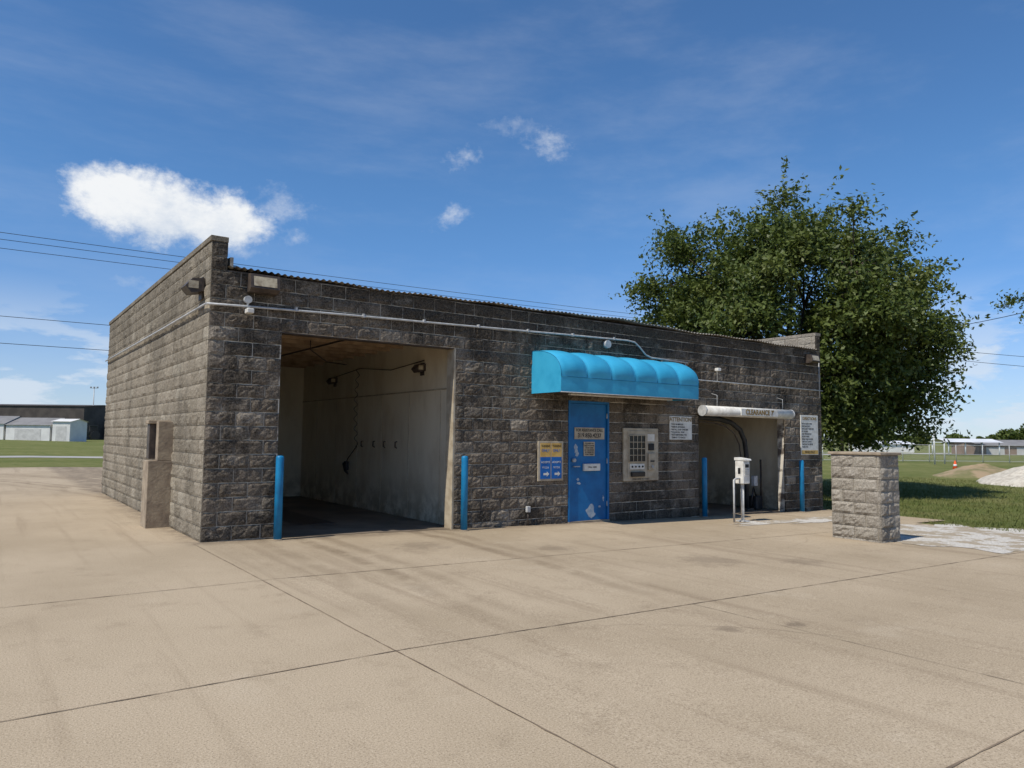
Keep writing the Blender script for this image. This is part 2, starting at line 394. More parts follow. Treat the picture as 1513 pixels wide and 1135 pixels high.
prism('roof_flashing',[(-.02,3.92),(.5,3.92),(.5,4.1),(-.02,4.06)],.25,.29,M_galv,B)
prism('drip_flashing',[(-.02,3.92),(.3,3.92),(.3,4.02)],.29,.42,M_galv,B)
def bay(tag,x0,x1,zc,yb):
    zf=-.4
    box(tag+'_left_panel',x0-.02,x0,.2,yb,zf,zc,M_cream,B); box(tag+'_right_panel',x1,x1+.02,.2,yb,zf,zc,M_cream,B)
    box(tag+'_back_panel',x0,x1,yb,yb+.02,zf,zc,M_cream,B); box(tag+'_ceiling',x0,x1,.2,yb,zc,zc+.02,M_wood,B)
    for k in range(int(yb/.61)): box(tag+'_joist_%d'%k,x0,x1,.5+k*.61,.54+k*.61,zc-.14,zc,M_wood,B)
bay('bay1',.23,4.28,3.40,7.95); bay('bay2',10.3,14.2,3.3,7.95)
X1=4.28
for k in range(7): box('panel_seam_%d'%k,X1-.006,X1,1.22*k+.8,1.22*k+.812,-.1,2.35,M_tan,B)
box('panel_rail',X1-.015,X1,.2,7.95,2.36,2.385,M_tan,B)
box('jamb_trim_r',4.06,4.095,-.005,.235,-.3,3.04,M_tan,B); box('jamb_return',4.10,4.28,.2,.22,-.3,3.40,M_cream,B)
box('lintel_steel',1.03,4.10,.0,.2,3.03,3.043,M_bronze,B)
M_floor=mk('dark_floor',(.23,.18,.13),(.12,.095,.07),1.0,.6)  # mottled dark brown floor colour, darker than the pavement outside
sheet('bay_floor',[(.25,4.27,.03,7.9),(10.32,14.18,.03,7.9)],.005,M_floor,B)
box('floor_grate',1.9,2.6,1.5,6.5,g(1.9)-.1,g(2.2)+.012,M_bronze,B)
tube('wash_boom',[(2.3,2.2,3.25),(2.3,2.2,3.08),(3.1,3.4,3.0),(3.9,4.3,3.06)],.012,M_bronze,B)
tube('track_1',[(.5,1.0,3.2),(2.6,1.2,3.2),(2.6,6.5,3.2)],.018,M_bronze,B)
tube('track_2',[(1.2,.9,3.2),(1.2,7.5,3.2)],.02,M_bronze,B)
pts=[(X1-.07-.035*math.sin(t*9),4.34+.035*math.cos(t*9)+.10*math.sin(t*.55),3.0-t*.31) for t in np.linspace(0,5.6,260)]
tube('coiled_hose',pts,.007,M_bronze,B,6)
pts=[(X1-.06,4.34+.1*math.sin(3.08),1.27),(X1-.08,4.75,1.0),(X1-.08,4.95,.82)]
tube('hose_tail',pts,.010,M_black,B,6)
tube('spray_gun',[(X1-.1,4.95,.88),(X1-.1,4.85,.72),(X1-.12,4.65,.64)],[.03,.035,.015],M_black,B); box('gun_holster',X1-.10,X1-.02,4.82,4.95,.72,.92,M_black,B,.02)
tube('hose_feed',[(X1-.04,1.4,2.95),(X1-.04,2.8,2.86),(X1-.04,4.3,3.0),(X1-.04,5.9,2.88)],.009,M_bronze,B,6)
for k,yy in enumerate((2.52,3.05,3.55,4.15)):
    tube('mat_hook_%d'%k,[(X1,yy,1.39),(X1-.045,yy,1.38),(X1-.045,yy,1.28),(X1,yy,1.26)],.013,M_bronze,B,8)
def floodlight(tag,x,y,z,k=1.0):
    prism(tag+'_housing',[(x,z+.09*k),(x-.12*k,z+.08*k),(x-.19*k,z-.01*k),(x-.13*k,z-.08*k),(x,z-.05*k)],y-.12*k,y+.12*k,M_bronze,B,'y')
    box(tag+'_glass',x-.16*k,x-.06*k,y-.125*k,y-.121*k,z-.03*k,z+.05*k,M_lens,B); box(tag+'_plate',x-.02,x,y-.07*k,y+.07*k,z-.13*k,z+.11*k,M_bronze,B)
floodlight('flood_a',X1,1.51,2.8); floodlight('flood_b',X1,5.8,2.8)
floodlight('flood_side',-.03,.42,3.64,1.35)
def wallpack(tag,s,z,wd,h,ml):
    prism(tag+'_body',[(-.03,z+h/2),(-.20,z+h/2-.02),(-.24,z-h/2+.05),(-.17,z-h/2),(-.03,z-h/2)],s-wd/2,s+wd/2,M_bronze,B)
    v=[(s-wd*.40,-.2095,z+h*.30),(s+wd*.40,-.2095,z+h*.30),(s+wd*.40,-.2415,z-h*.22),(s-wd*.40,-.2415,z-h*.22)]
    mo(tag+'_lens',v,[(0,1,2,3)],ml,B)
wallpack('wallpack_left',.70,3.71,.42,.28,M_lens); wallpack('wallpack_right',14.85,3.62,.36,.24,M_lens)
def disc(tag,s,z,r,y0,y1,mat): tube(tag,[(s,y0,z),(s,y1,z)],r,mat,B,20)
disc('junction_round',.50,3.46,.055,-.02,-.10,M_cond); tube('junction_drop',[(.5,-.07,3.46),(.5,-.07,3.33)],.016,M_cond,B)
box('security_camera',.46,.56,-.2,-.05,3.25,3.32,M_white,B,.012); disc('dome_light',7.62,3.40,.08,-.03,-.12,M_cond)
tube('mast_light',[(11.1,-.05,2.82),(11.1,-.05,3.08),(11.0,-.12,3.1)],.012,M_white,B); box('sensor_box',10.95,11.06,-.2,-.1,3.06,3.13,M_white,B,.01)
tube('conduit_front',[(-.07,-.07,3.34),(.5,-.07,3.36),(2,-.07,3.40),(4,-.07,3.44),(6.5,-.07,3.50),(8.2,-.07,3.53),(8.42,-.07,3.51),(8.56,-.07,3.42),(8.74,-.07,3.27),(8.92,-.07,3.22),(10.05,-.07,3.19)],.017,M_cond,B)
tube('conduit_side',[(-.07,-.07,3.34),(-.07,3,3.33),(-.07,10.2,3.33)],.016,M_cond,B)
tube('conduit_right',[(10.0,-.06,3.19),(10.05,-.06,2.84),(10.6,-.06,2.83),(15.4,-.06,2.81)],.013,M_cond,B)
tube('conduit_drop',[(15.25,-.06,3.6),(15.25,-.06,2.6)],.010,M_cond,B)
for x in np.arange(1.2,8.4,1.1): box('strap_%d'%int(x*10),x,x+.03,-.092,-.02,3.34+.022*x*.95,3.40+.022*x*.95,M_cond,B)
box('outlet_box',5.63,5.71,-.08,-.02,.13,.24,M_cond,B,.01); tube('outlet_pipe',[(5.67,-.05,.12),(5.67,-.05,-.1)],.010,M_bronze,B)
# door
box('door_frame_l',6.665,6.71,-.02,.1,-.2,2.23,M_blue,B); box('door_frame_r',7.69,7.735,-.02,.1,-.2,2.23,M_blue,B); box('door_frame_t',6.71,7.69,-.02,.1,2.185,2.23,M_blue,B)
box('door_leaf',6.715,7.685,.015,.06,-.11,2.18,M_blue,B,.004); box('door_sill',6.66,7.74,-.03,.12,-.2,-.112,M_cap,B)
disc('door_lock',6.80,1.07,.035,.015,-.05,M_cond); tube('door_handle',[(6.80,0,.95),(6.80,-.06,.95),(6.92,-.06,.95)],.012,M_cond,B)
for hz_ in(.2,1.05,1.95): tube('hinge_%d'%int(hz_*10),[(7.69,-.005,hz_-.05),(7.69,-.005,hz_+.05)],.012,M_cond,B,8)
box('assist_sign',6.83,7.62,-.002,.008,1.48,1.71,M_tan,B); text('assist_text_1','FOR ASSISTANCE CALL',.078,(7.22,-.005,1.655),M_rub,B,.88); text('assist_text_2','319.850.4237',.115,(7.22,-.005,1.55),M_rub,B)
box('door_notice',7.07,7.36,-.002,.008,1.15,1.43,M_tan,B)
for k in range(6): text('notice_line_%d'%k,['YOU MUST BE','ABLE TO ENTER','YOUR CODE','AT THE DOOR','IN ORDER TO','START WASH'][k],.036,(7.215,-.004,1.395-.043*k),M_rub,B)
box('mail_slot',7.05,7.47,-.05,.01,.86,1.0,M_signw,B,.008); text('mail_text','PULL HERE',.045,(7.26,-.053,.93),M_rub,B)
def patch(tag,cx,cz,rx,rz,y,mat,seed):
    k=26;V=[(cx,y,cz)]
    for i in range(k):
        t=2*math.pi*i/k;r=1+.7*mnoise.noise(Vector((math.cos(t)*1.5+seed,math.sin(t)*1.5,seed*2)));V.append((cx+rx*r*math.cos(t),y,cz+rz*r*math.sin(t)))
    mo(tag,V,[(0,i+1,(i+1)%k+1) for i in range(k)],mat,B)
M_chip=mk('chipped_paint',(.42,.47,.50),(.25,.33,.42),20,.8)
for k,(cx,cz,rx,rz) in enumerate([(7.28,.07,.12,.10),(7.30,.0,.07,.07),(6.88,1.28,.05,.08),(6.9,1.18,.04,.05),(6.95,.62,.06,.02),(7.6,.3,.02,.05),(6.93,.7,.03,.03),(7.5,.15,.03,.02)]): patch('chip_%d'%k,cx,cz,rx,rz,.0115-.0004*k,M_chip,k*3.1)
# pay station
PS=empty('payment_station',(8.6,-.05,.6))
pb=lambda n_,a,b_,c_,d_,y0,y1,m_,bv=0: box(n_,a,b_,y0,y1,c_,d_,m_,PS,bv)
pb('face_plate',8.10,9.13,.63,1.72,-.06,-.02,M_tan,.01); pb('inner_panel',8.2,9.03,.70,1.66,-.075,-.061,M_tan,.004)
pb('window',8.24,8.70,1.03,1.58,-.082,-.076,M_glass)
for k in range(5): pb('grille_h_%d'%k,8.23,8.71,1.02+.135*k,1.032+.135*k,-.10,-.083,M_tan)
for k in range(5): pb('grille_v_%d'%k,8.23+.117*k,8.24+.117*k,1.02,1.575,-.097,-.083,M_tan)
pb('coin_tray',8.28,8.66,.72,.82,-.13,-.076,M_glass,.01); pb('button_row',8.26,8.68,.87,.98,-.086,-.076,M_signw); 
for k in range(4): tube('button_%d'%k,[(8.32+.1*k,-.085,.925),(8.32+.1*k,-.1,.925)],.02,M_rub,PS,12)
pb('bill_box',8.78,8.98,.85,1.20,-.12,-.076,M_tan,.01); pb('bill_slot',8.82,8.94,1.02,1.05,-.124,-.121,M_rub); pb('card_reader',8.80,8.96,1.26,1.4,-.10,-.076,M_rub,.008); pb('label',8.78,8.99,1.45,1.6,-.08,-.076,M_signw)
tube('round_lock',[(8.88,-.12,.92),(8.88,-.14,.92)],.03,M_cond,PS,14); text('plate_text','PUSH HERE TO START',.05,(8.6,-.0625,.665),M_rub,PS)
# token signs
TS=empty('token_sign',(6.2,-.04,.7))
box('backing_board',5.90,6.51,-.045,-.02,.69,1.44,M_tan,TS,.004)
for k,x0 in enumerate((5.95,6.22)):
    box('yellow_panel_%d'%k,x0,x0+.245,-.05,-.046,1.14,1.40,M_yel,TS); box('blue_panel_%d'%k,x0,x0+.245,-.05,-.046,.73,1.14,M_sblue,TS)
    c_=x0+.122
    text('tokens_%d'%k,'TOKENS',.056,(c_,-.052,1.345),M_rub,TS); text('only_%d'%k,'ONLY',.07,(c_,-.052,1.26),M_sblue,TS); text('accept_%d'%k,'ACCEPTS',.05,(c_,-.052,1.04),M_signw,TS); text('cards_%d'%k,'V I S A',.055,(c_,-.052,.94),M_signw,TS)
    mo('arrow_%d'%k,[(c_-.05,-.052,.80),(c_+.03,-.052,.80),(c_+.03,-.052,.77),(c_+.09,-.052,.82),(c_+.03,-.052,.87),(c_+.03,-.052,.84),(c_-.05,-.052,.84)],[(0,1,2,3,4,5,6)],M_signw,TS)
AS=empty('attention_sign',(9.85,-.04,1.5)); box('board',9.50,10.22,-.045,-.025,1.49,2.0,M_signw,AS,.004)
text('header','ATTENTION!',.125,(9.86,-.049,1.925),M_gold,AS)
L=['* FOLD IN MIRRORS','* REMOVE ANTENNAS','* INSTALL YOUR OWN RISK','* FOLLOW ALL SIGNS','* NOT RESPONSIBLE FOR','  DAMAGE TO VEHICLE']
for k,s_ in enumerate(L): text('line_%d'%k,s_,.052,(9.54,-.047,1.82-.057*k),M_rub,AS,.85,'LEFT')
DS=empty('directions_sign',(14.8,-.04,1.1)); box('board',14.40,15.18,-.045,-.025,1.13,2.15,M_signw,DS,.004)
text('header','DIRECTIONS',.11,(14.79,-.049,2.06),M_gold,DS)
for k in range(10): text('line_%d'%k,['ENTER CODE AT BOX','DRIVE IN SLOWLY','UNTIL LIGHT TURNS RED','PUT IN PARK','KEEP WINDOWS UP','DO NOT MOVE','WHEN WASH IS DONE','DRIVE OUT SLOWLY','THROUGH THE DRYER','THANK YOU'][k],.055,(14.44,-.047,1.93-.066*k),M_rub,DS,.85,'LEFT')
box('footer_strip',14.42,15.16,-.048,-.0455,1.15,1.25,M_yel,DS); text('footer','RINSE ONLY',.08,(14.79,-.049,1.20),M_rub,DS)
CB=empty('clearance_bar',(12.3,-.2,2.1)); tube('tube',[(10.40,-.2,2.14),(13.72,-.2,2.14)],.115,M_white,CB,24)
tube('end_cap_l',[(10.38,-.2,2.14),(10.42,-.2,2.14)],.121,M_cond,CB,24); tube('end_cap_r',[(13.70,-.2,2.14),(13.74,-.2,2.14)],.121,M_cond,CB,24)
for x in(10.9,13.4): tube('hanger_%d'%int(x),[(x,-.2,2.2),(x,-.2,2.5),(x,-.03,2.55)],.006,M_cond,CB,6)
box('label',11.60,13.0,-.332,-.30,2.06,2.22,M_signw,CB,.004); text('label_text',"CLEARANCE 7'",.165,(12.3,-.336,2.14),M_gold,CB,1.0,'CENTER',.03)
# awning
AW=empty('awning',(7.6,-.4,2.3))
m,n,b=newmat('awning_fabric'); o_=n.obj()
n.set(b.inputs['Base Color'],n.mix(n.ss(n.noise(o_,2,5,.65),.35,.7),(.055,.43,.67),(.035,.34,.56))); b.inputs['Roughness'].default_value=.42
tl=n.n.new('ShaderNodeBsdfTranslucent'); tl.inputs[0].default_value=(.04,.42,.68,1); mx=n.n.new('ShaderNodeMixShader'); mx.inputs[0].default_value=.12
n.l.new(b.outputs[0],mx.inputs[1]); n.l.new(tl.outputs[0],mx.inputs[2]); n.l.new(mx.outputs[0],[q for q in n.n if q.type=='OUTPUT_MATERIAL'][0].inputs[0]); M_aw=m
V=[];F=[];nb=6;per=14;NX=nb*per;x0,x1=5.75,9.45
NP=18
for i in range(NX+1):
    u=i/NX; fr=(i%per)/per; bl=math.sin(math.pi*fr)**.6 if 0<fr<1 else 0
    for j in range(NP+1):
        t=j/NP*math.pi/2; k=1+.10*bl*math.sin(2*t)**.5 if 0<j<NP else 1
        V.append((x0+(x1-x0)*u,-.02-.86*math.sin(t)**.9*k,2.60+.51*max(0,math.cos(t))**.8*k))
    V.append((x0+(x1-x0)*u,-.882-.008*bl+.003*random.random(),2.46)); V.append((x0+(x1-x0)*u,-.875,2.32+.004*math.sin(i*.9)))
row=NP+3
for i in range(NX):
    for j in range(row-1): a=i*row+j; F.append((a,a+1,a+row+1,a+row))
mo('canopy',V,F,M_aw,AW,True)
for nm,i in(('end_l',0),('end_r',NX)):
    pv=[V[i*row+j] for j in range(row)]+[(V[i*row][0],-.02,2.32)]
    mo(nm,pv,[tuple(range(len(pv)))],M_aw,AW)
M_seam=mk('awning_seam',(.02,.22,.40),None,5,.6)
for i in range(nb+1): 
    pv=[Vector(V[i*per*row+j])+Vector((0,-.004,.004)) for j in range(NP+1)]; tube('rib_seam_%d'%i,pv,.005,M_seam,AW,6)
tube('front_hem',[(x0,-.885,2.597),(x1,-.885,2.597)],.005,M_seam,AW,6)
tube('front_rail',[(x0,-.868,2.322),(x1,-.868,2.322)],.010,M_cond,AW); box('soffit',x0+.01,x1-.01,-.86,-.03,2.345,2.36,M_bronze,AW)
box('soffit_lamp',6.4,9.2,-.4,-.3,2.31,2.344,M_white,AW,.01)
# side buttress
box('buttress_low',-.37,0.0,2.02,2.45,-.1,1.07,M_cap,B,.01); box('buttress_high',-.24,0.0,2.02,2.2,1.07,1.70,M_cap,B,.01)
box('buttress_dark_slot',-.33,-.05,2.25,2.45,1.09,1.66,M_bronze,B,.01); box('buttress_top',-.36,0.0,2.2,2.45,1.66,1.72,M_cap,B,.01)  # dark-coloured block stands in for the darkness of the recessed slot
tube('side_drain',[(0,3.7,.32),(-.14,3.7,.32),(-.14,3.7,.27)],.03,M_white,B)
# bay 2 wash arch
A2=empty('wash_arch',(12.5,.6,0)); zf=g(12.5)
ap=[(10.95,2.02),(11.5,2.02),(12.0,2.0),(12.45,1.92),(12.78,1.75),(12.96,1.48),(13.02,1.15),(13.02,.6),(13.02,zf)]
tube('arch_pipe',[(x,.6,z) for x,z in ap],.06,M_black,A2,14); tube('inner_pipe',[(x-.13,.66,z-.1 if z>1 else z) for x,z in ap],.018,M_bronze,A2)
tube('spray_post',[(13.75,.7,zf),(13.75,.7,1.0)],.025,M_bronze,A2); box('guide_rail',11.2,11.32,.4,6,zf,zf+.12,M_tan,A2,.02)
box('arch_foot',12.9,13.14,.48,.72,zf,zf+.05,M_bronze,A2,.008)
box('pump_box',13.35,13.62,.55,.8,zf,zf+.34,M_black,A2,.03); tube('pump_hose',[(13.48,.66,zf+.34),(13.3,.6,zf+.55),(13.18,.6,zf+.1)],.022,M_black,A2)
box('sensor_head',13.2,13.34,.5,.6,.35,.6,M_cond,A2,.01)
# pier
P=empty('block_pier',(10,-4,0)); px0,px1,py0,py1=9.72,10.34,-4.48,-3.62
def pr_(n_,org,U,N,L,par): blocks(n_,org,U,N,L,-1,7,M_pier,P,par=par,rough=.03,depth=.022)
Z=-.16
pr_('face_w',(px0,py1,Z),(0,-1,0),(-1,0,0),py1-py0,0); pr_('face_s',(px0,py0,Z),(1,0,0),(0,-1,0),px1-px0,1); pr_('face_e',(px1,py0,Z),(0,1,0),(1,0,0),py1-py0,0); pr_('face_n',(px1,py1,Z),(-1,0,0),(0,1,0),px1-px0,1)
box('core',px0,px1,py0,py1,-.4,1.26,M_morts,P); box('cap',px0-.045,px1+.045,py0-.045,py1+.045,1.262,1.31,M_cap,P,.012)
def bollard(x,y,h):
    e=empty('bollard',(x,y,g(x))); z=g(x); r=.058
    tube('pipe',[(x,y,z-.1),(x,y,z+h-.03),(x,y,z+h-.008),(x,y,z+h)],[r,r,r*.85,r*.5],M_post,e,20)
    tube('base_ring',[(x,y,z),(x,y,z+.012)],[r+.03,r+.008],M_conc,e,20)
bollard(1.02,-.15,1.22); bollard(4.18,-.21,1.26); bollard(10.53,-.13,1.31); bollard(14.22,-.16,1.29)
K=empty('keypad_pedestal',(10.5,-1.15,-.2)); z=g(10.5)
tube('post',[(10.5,-1.15,z),(10.5,-1.15,z+.8)],.035,M_white,K); tube('side_post',[(10.15,-1.2,z),(10.15,-1.2,z+.88),(10.22,-1.19,z+.9),(10.5,-1.15,z+.9)],.02,M_cond,K)
box('housing',10.39,10.61,-1.26,-1.05,z+.79,z+1.28,M_white,K,.015); prism('hood',[(-1.3,z+1.28),(-1.04,z+1.28),(-1.04,z+1.34),(-1.28,z+1.31)],10.38,10.62,M_white,K)
box('keypad_face',10.42,10.58,-1.27,-1.262,z+.95,z+1.22,M_signw,K); box('display',10.44,10.56,-1.274,-1.271,z+1.13,z+1.2,M_rub,K); box('side_label',10.382,10.388,-1.19,-1.13,z+1.0,z+1.12,M_rub,K); box('foot',10.40,10.60,-1.25,-1.05,z,z+.03,M_cond,K)
for i in range(3):
    for j in range(3): box('key_%d%d'%(i,j),10.44+.045*i,10.47+.045*i,-1.276,-1.271,z+.98+.045*j,z+1.01+.045*j,M_cond,K)

# ------------------------------------------------------------ foliage
m,n,b=newmat('leaves'); o_=n.obj(); r=n.island()
c=n.mix(r,(.045,.072,.014),(.125,.155,.035)); c=n.mix(n.ss(n.noise(o_,.8,3),.45,.7,0,.5),c,(.14,.155,.035))
n.set(b.inputs['Base Color'],c); b.inputs['Roughness'].default_value=.5; b.inputs['Specular IOR Level'].default_value=.3
tl=n.n.new('ShaderNodeBsdfTranslucent'); n.set(tl.inputs[0],n.mix(.5,c,(.14,.2,.03)))
mx=n.n.new('ShaderNodeMixShader'); mx.inputs[0].default_value=.25; outn=[q for q in n.n if q.type=='OUTPUT_MATERIAL'][0]
n.l.new(b.outputs[0],mx.inputs[1]); n.l.new(tl.outputs[0],mx.inputs[2]); n.l.new(mx.outputs[0],outn.inputs[0]); M_leaf=m
M_bark=mk('bark',(.10,.075,.05),(.05,.04,.03),4,.95,.8)
def leaf_mesh(name,P,size,mat,parent,nrm=None):
    N=len(P); d=rng.normal(size=(N,3)); 
    if nrm is not None: d=d*.8+nrm
    d/=np.linalg.norm(d,axis=1)[:,None]; a=np.cross(d,rng.normal(size=(N,3))); a/=np.linalg.norm(a,axis=1)[:,None]; b_=np.cross(d,a)
    s=size*rng.uniform(.6,1.3,(N,1)); q=np.stack([P-a*s,P-b_*s*.5+d*s*.15,P+a*s,P+b_*s*.5+d*s*.15],1).reshape(-1,3)
    me=bpy.data.meshes.new(name); me.vertices.add(4*N); me.vertices.foreach_set('co',q.ravel()); me.loops.add(4*N); me.loops.foreach_set('vertex_index',np.arange(4*N,dtype=np.int32))
    me.polygons.add(N); me.polygons.foreach_set('loop_start',np.arange(0,4*N,4,dtype=np.int32)); me.polygons.foreach_set('loop_total',np.full(N,4,dtype=np.int32)); me.update(calc_edges=True); me.materials.append(mat)
    o=bpy.data.objects.new(name,me); COL.objects.link(o)
    if parent: o.parent=parent; o.matrix_parent_inverse=Matrix.Translation(-Vector(parent.location))
    return o
def tree(name,x,y,cz,rx,rz,nclump,nleaf,size,low=.9,skirt=0):
    z0=g(x); T=empty(name,(x,y,z0)); C=Vector((x,y,cz)); tips=[]
    while len(tips)<nclump:
        d=Vector(rng.normal(size=3)).normalized(); 
        rr=rng.uniform(.4,1)**.55
        lump=1+.20*mnoise.noise(d*1.9+Vector((x,y,0)))+.15*mnoise.noise(d*4.5+Vector((x,0,y)))
        p=Vector((d.x*rx,d.y*rx,d.z*rz*(1.0 if d.z>0 else low)))*rr*lump
        if d.z<-.88 and rr>.6: continue
        tips.append(C+p)
    for k in range(skirt):   # drooping outer branches, heaviest on the camera-right side
        t=rng.normal()*1.0-.35; q=rx*rng.uniform(.35,.85); tips.append(Vector((x+q*math.cos(t),y+q*math.sin(t),rng.uniform(1.8,3.4))))
    V=[];F=[]
    def add(pts,rad,k=8):
        v,f=tube_geo(pts,rad,k); o=len(V); V.extend(v); F.extend([tuple(i+o for i in q) for q in f])
    top=Vector((x,y,z0+(cz-z0)*.42)); add([(x,y,z0-.2),(x,y,z0+.3),(x+.1,y,z0+1.2),top],[.55*rx/6,.4*rx/6,.33*rx/6,.3*rx/6],12)
    limbs=[]
    for k in range(9):
        t=2*math.pi*k/9+random.random()*.4; q=random.uniform(.35,.7); e=C+Vector((math.cos(t)*rx*q,math.sin(t)*rx*q,rz*random.uniform(-.1,.6)))
        mid=top.lerp(e,.5)+Vector((0,0,.4)); add([top,mid,e],[.2*rx/6,.12*rx/6,.05*rx/6]); limbs+= [mid,e,mid.lerp(e,.5)]
    for tp in tips:
        l=min(limbs,key=lambda q:(q-tp).length); md=l.lerp(tp,.5)+Vector((0,0,.15)); add([l,md,tp],[.04,.025,.010],5)
    mo('trunk_and_limbs',V,F,M_bark,T,True)
    PP=[];NN=[]
    for tp in tips:
        k=int(nleaf*rng.uniform(.6,1.4)); s=rng.uniform(.38,.72)*rx/6
        out_=np.array((tp-C).normalized()); q=rng.normal(size=(k,3))*np.array([s,s,s*.6]); 
        ln=np.linalg.norm(q,axis=1)[:,None]; q=q*np.minimum(1,1.8*s/np.maximum(ln,.01))
        q[:,2]-=.18*(q[:,0]**2+q[:,1]**2)
        PP.append(np.array(tp)+q+out_*rng.uniform(0,.35,(k,1))); NN.append(np.tile(out_*.5+np.array([0,0,.6]),(k,1)))
        for _ in range(6):
            dd=out_*.85+rng.normal(size=3)*.5; kk=24; tt=np.linspace(.2,1,kk)[:,None]*rng.uniform(.7,1.3)*rx/6
            PP.append(np.array(tp)+dd*tt+rng.normal(size=(kk,3))*.06+np.array([0,0,-.15])*tt**2); NN.append(np.tile(out_*.3+np.array([0,0,.6]),(kk,1)))
    P_=np.concatenate(PP);N_=np.concatenate(NN); keep=P_[:,2]>z0+1.1
    leaf_mesh('crown_leaves',P_[keep],size,M_leaf,T,N_[keep])
    return T
tree('deciduous_tree',21.1,4.8,5.45,4.95,4.2,380,250,.085,.9,44)
x,y=S(29.2,34); tree('deciduous_tree',x,y,8.0,4.2,4.8,110,150,.10)
def treeline(name,pts,hs,n_,size):
    PP=[]
    for (x,y),h in zip(pts,hs):
        for _ in range(6):
            c=np.array([x,y,h*.5])+rng.normal(size=3)*np.array([h*.35,h*.35,h*.16]); q=rng.normal(size=(n_,3)); q/=np.linalg.norm(q,axis=1)[:,None]; PP.append(c+q*h*.33*rng.uniform(.7,1.05,(n_,1)))
    P_=np.concatenate(PP); P_=P_[P_[:,2]>.0]; leaf_mesh(name,P_,size,M_leaf,None)
random.seed(3)
treeline('distant_treeline',[S(-250+7*k,330+random.uniform(-10,10)) for k in range(30)],[random.uniform(7,12) for _ in range(30)],150,1.0)
treeline('distant_treeline',[S(90+7*k,330+random.uniform(-10,10)) for k in range(36)],[random.uniform(3.5,6.5) for _ in range(36)],140,.8)
treeline('distant_trees',[S(112+5*k,165+random.uniform(-5,5)) for k in range(6)],[random.uniform(4.5,6.5) for _ in range(6)],260,.45)
treeline('distant_trees',[S(-126+4.5*k,210) for k in range(9)],[random.uniform(5.5,7.5) for _ in range(9)],200,.5)
N=30000; gx=14.3+rng.uniform(0,1,N)**1.4*22; gy=rng.uniform(-6.8,8,N); ok=(gx>15.8)|(gy<-3); gx=gx[ok];gy=gy[ok];N=len(gx)
gz=np.array([g(v) for v in gx])-.02; h=rng.uniform(.04,.10,N); a=rng.uniform(0,6.28,N); wx=np.cos(a)*.012; wy=np.sin(a)*.012; lx=rng.normal(size=N)*.03; ly=rng.normal(size=N)*.03
q=np.stack([np.stack([gx-wx,gy-wy,gz],1),np.stack([gx+wx,gy+wy,gz],1),np.stack([gx+lx,gy+ly,gz+h],1)],1).reshape(-1,3)
me=bpy.data.meshes.new('lawn_grass'); me.vertices.add(3*N); me.vertices.foreach_set('co',q.ravel()); me.loops.add(3*N); me.loops.foreach_set('vertex_index',np.arange(3*N,dtype=np.int32)); me.polygons.add(N); me.polygons.foreach_set('loop_start',np.arange(0,3*N,3,dtype=np.int32)); me.polygons.foreach_set('loop_total',np.full(N,3,dtype=np.int32)); me.update(calc_edges=True); me.materials.append(M_grass)
COL.objects.link(bpy.data.objects.new('lawn_grass',me))

# ------------------------------------------------------------ background buildings
def shed(name,e,n_,L,Dp,h,wall,roof,rot=0,rise=1.2,doors=0):
    T=empty(name,(*S(e,n_),g(50))); 
    a=-HD+rot; ux=Vector((math.cos(a),math.sin(a),0)); uy=Vector((-math.sin(a),math.cos(a),0)); o=Vector((*S(e,n_),-.35))
    def pt(i,j,k): return o+ux*i+uy*j+Vector((0,0,k))
    V=[pt(0,0,0),pt(L,0,0),pt(L,Dp,0),pt(0,Dp,0),pt(0,0,h),pt(L,0,h),pt(L,Dp,h),pt(0,Dp,h),pt(0,Dp/2,h+rise),pt(L,Dp/2,h+rise)]
    mo('walls',V,[(0,1,5,4),(1,2,6,9,5),(2,3,7,6),(3,0,4,8,7)],wall,T)
    q=.3; V=[pt(-q,-q,h-.05),pt(L+q,-q,h-.05),pt(L+q,Dp/2,h+rise+.06),pt(-q,Dp/2,h+rise+.06),pt(L+q,Dp+q,h-.05),pt(-q,Dp+q,h-.05)]
    mo('roof',V,[(0,1,2,3),(3,2,4,5)],roof,T)
    for k in range(doors):
        x0=L*(k+.2)/doors; x1=L*(k+.8)/doors; mo('door_%d'%k,[pt(x0,-.03,0),pt(x1,-.03,0),pt(x1,-.03,h*.75),pt(x0,-.03,h*.75)],[(0,1,2,3)],M_doorg,T)
M_doorg=mk('door_grey',(.60,.58,.55),None,1,.8); M_wall_w=mk('shed_white',(.74,.72,.68),(.65,.63,.6),.6,.8); M_roofg=mk('shed_roof_grey',(.24,.23,.22),None,.6,.7); M_brown=mk('shed_brown',(.09,.075,.065),(.06,.05,.045),.5,.8); M_roofw=mk('roof_white',(.72,.73,.74),None,.6,.6); M_redb=mk('shed_tan',(.28,.2,.15),None,.6,.8)
shed('storage_shed',-128,150,24,9,3.6,M_wall_w,M_roofg,0,1.6,4); shed('storage_shed',-103.5,150,9,9,3.4,M_wall_w,M_roofg,0,1.5,1)
shed('warehouse',-160,195,46,18,9.0,M_brown,M_brown,0,.6)
shed('storage_shed',-94,150,3.6,6,4.2,M_wall_w,M_wall_w,0,.5,1)
shed('warehouse',-112,205,20,12,3.0,M_brown,M_redb,0,.5)
shed('storage_shed',60,122,7,7,1.5,M_wall_w,M_roofw,0,.4)
shed('storage_shed',69,108,9,7,1.5,M_redb,M_roofg,0,.7,2)
PV=empty('picnic_shelter',(*S(64,104),-.3))
for i in range(4):
    for j in range(2):
        a_,b2=S(62+2.4*i,104+4*j); tube('post_%d%d'%(i,j),[(a_,b2,-.4),(a_,b2,1.5)],.08,M_roofw,PV,6)
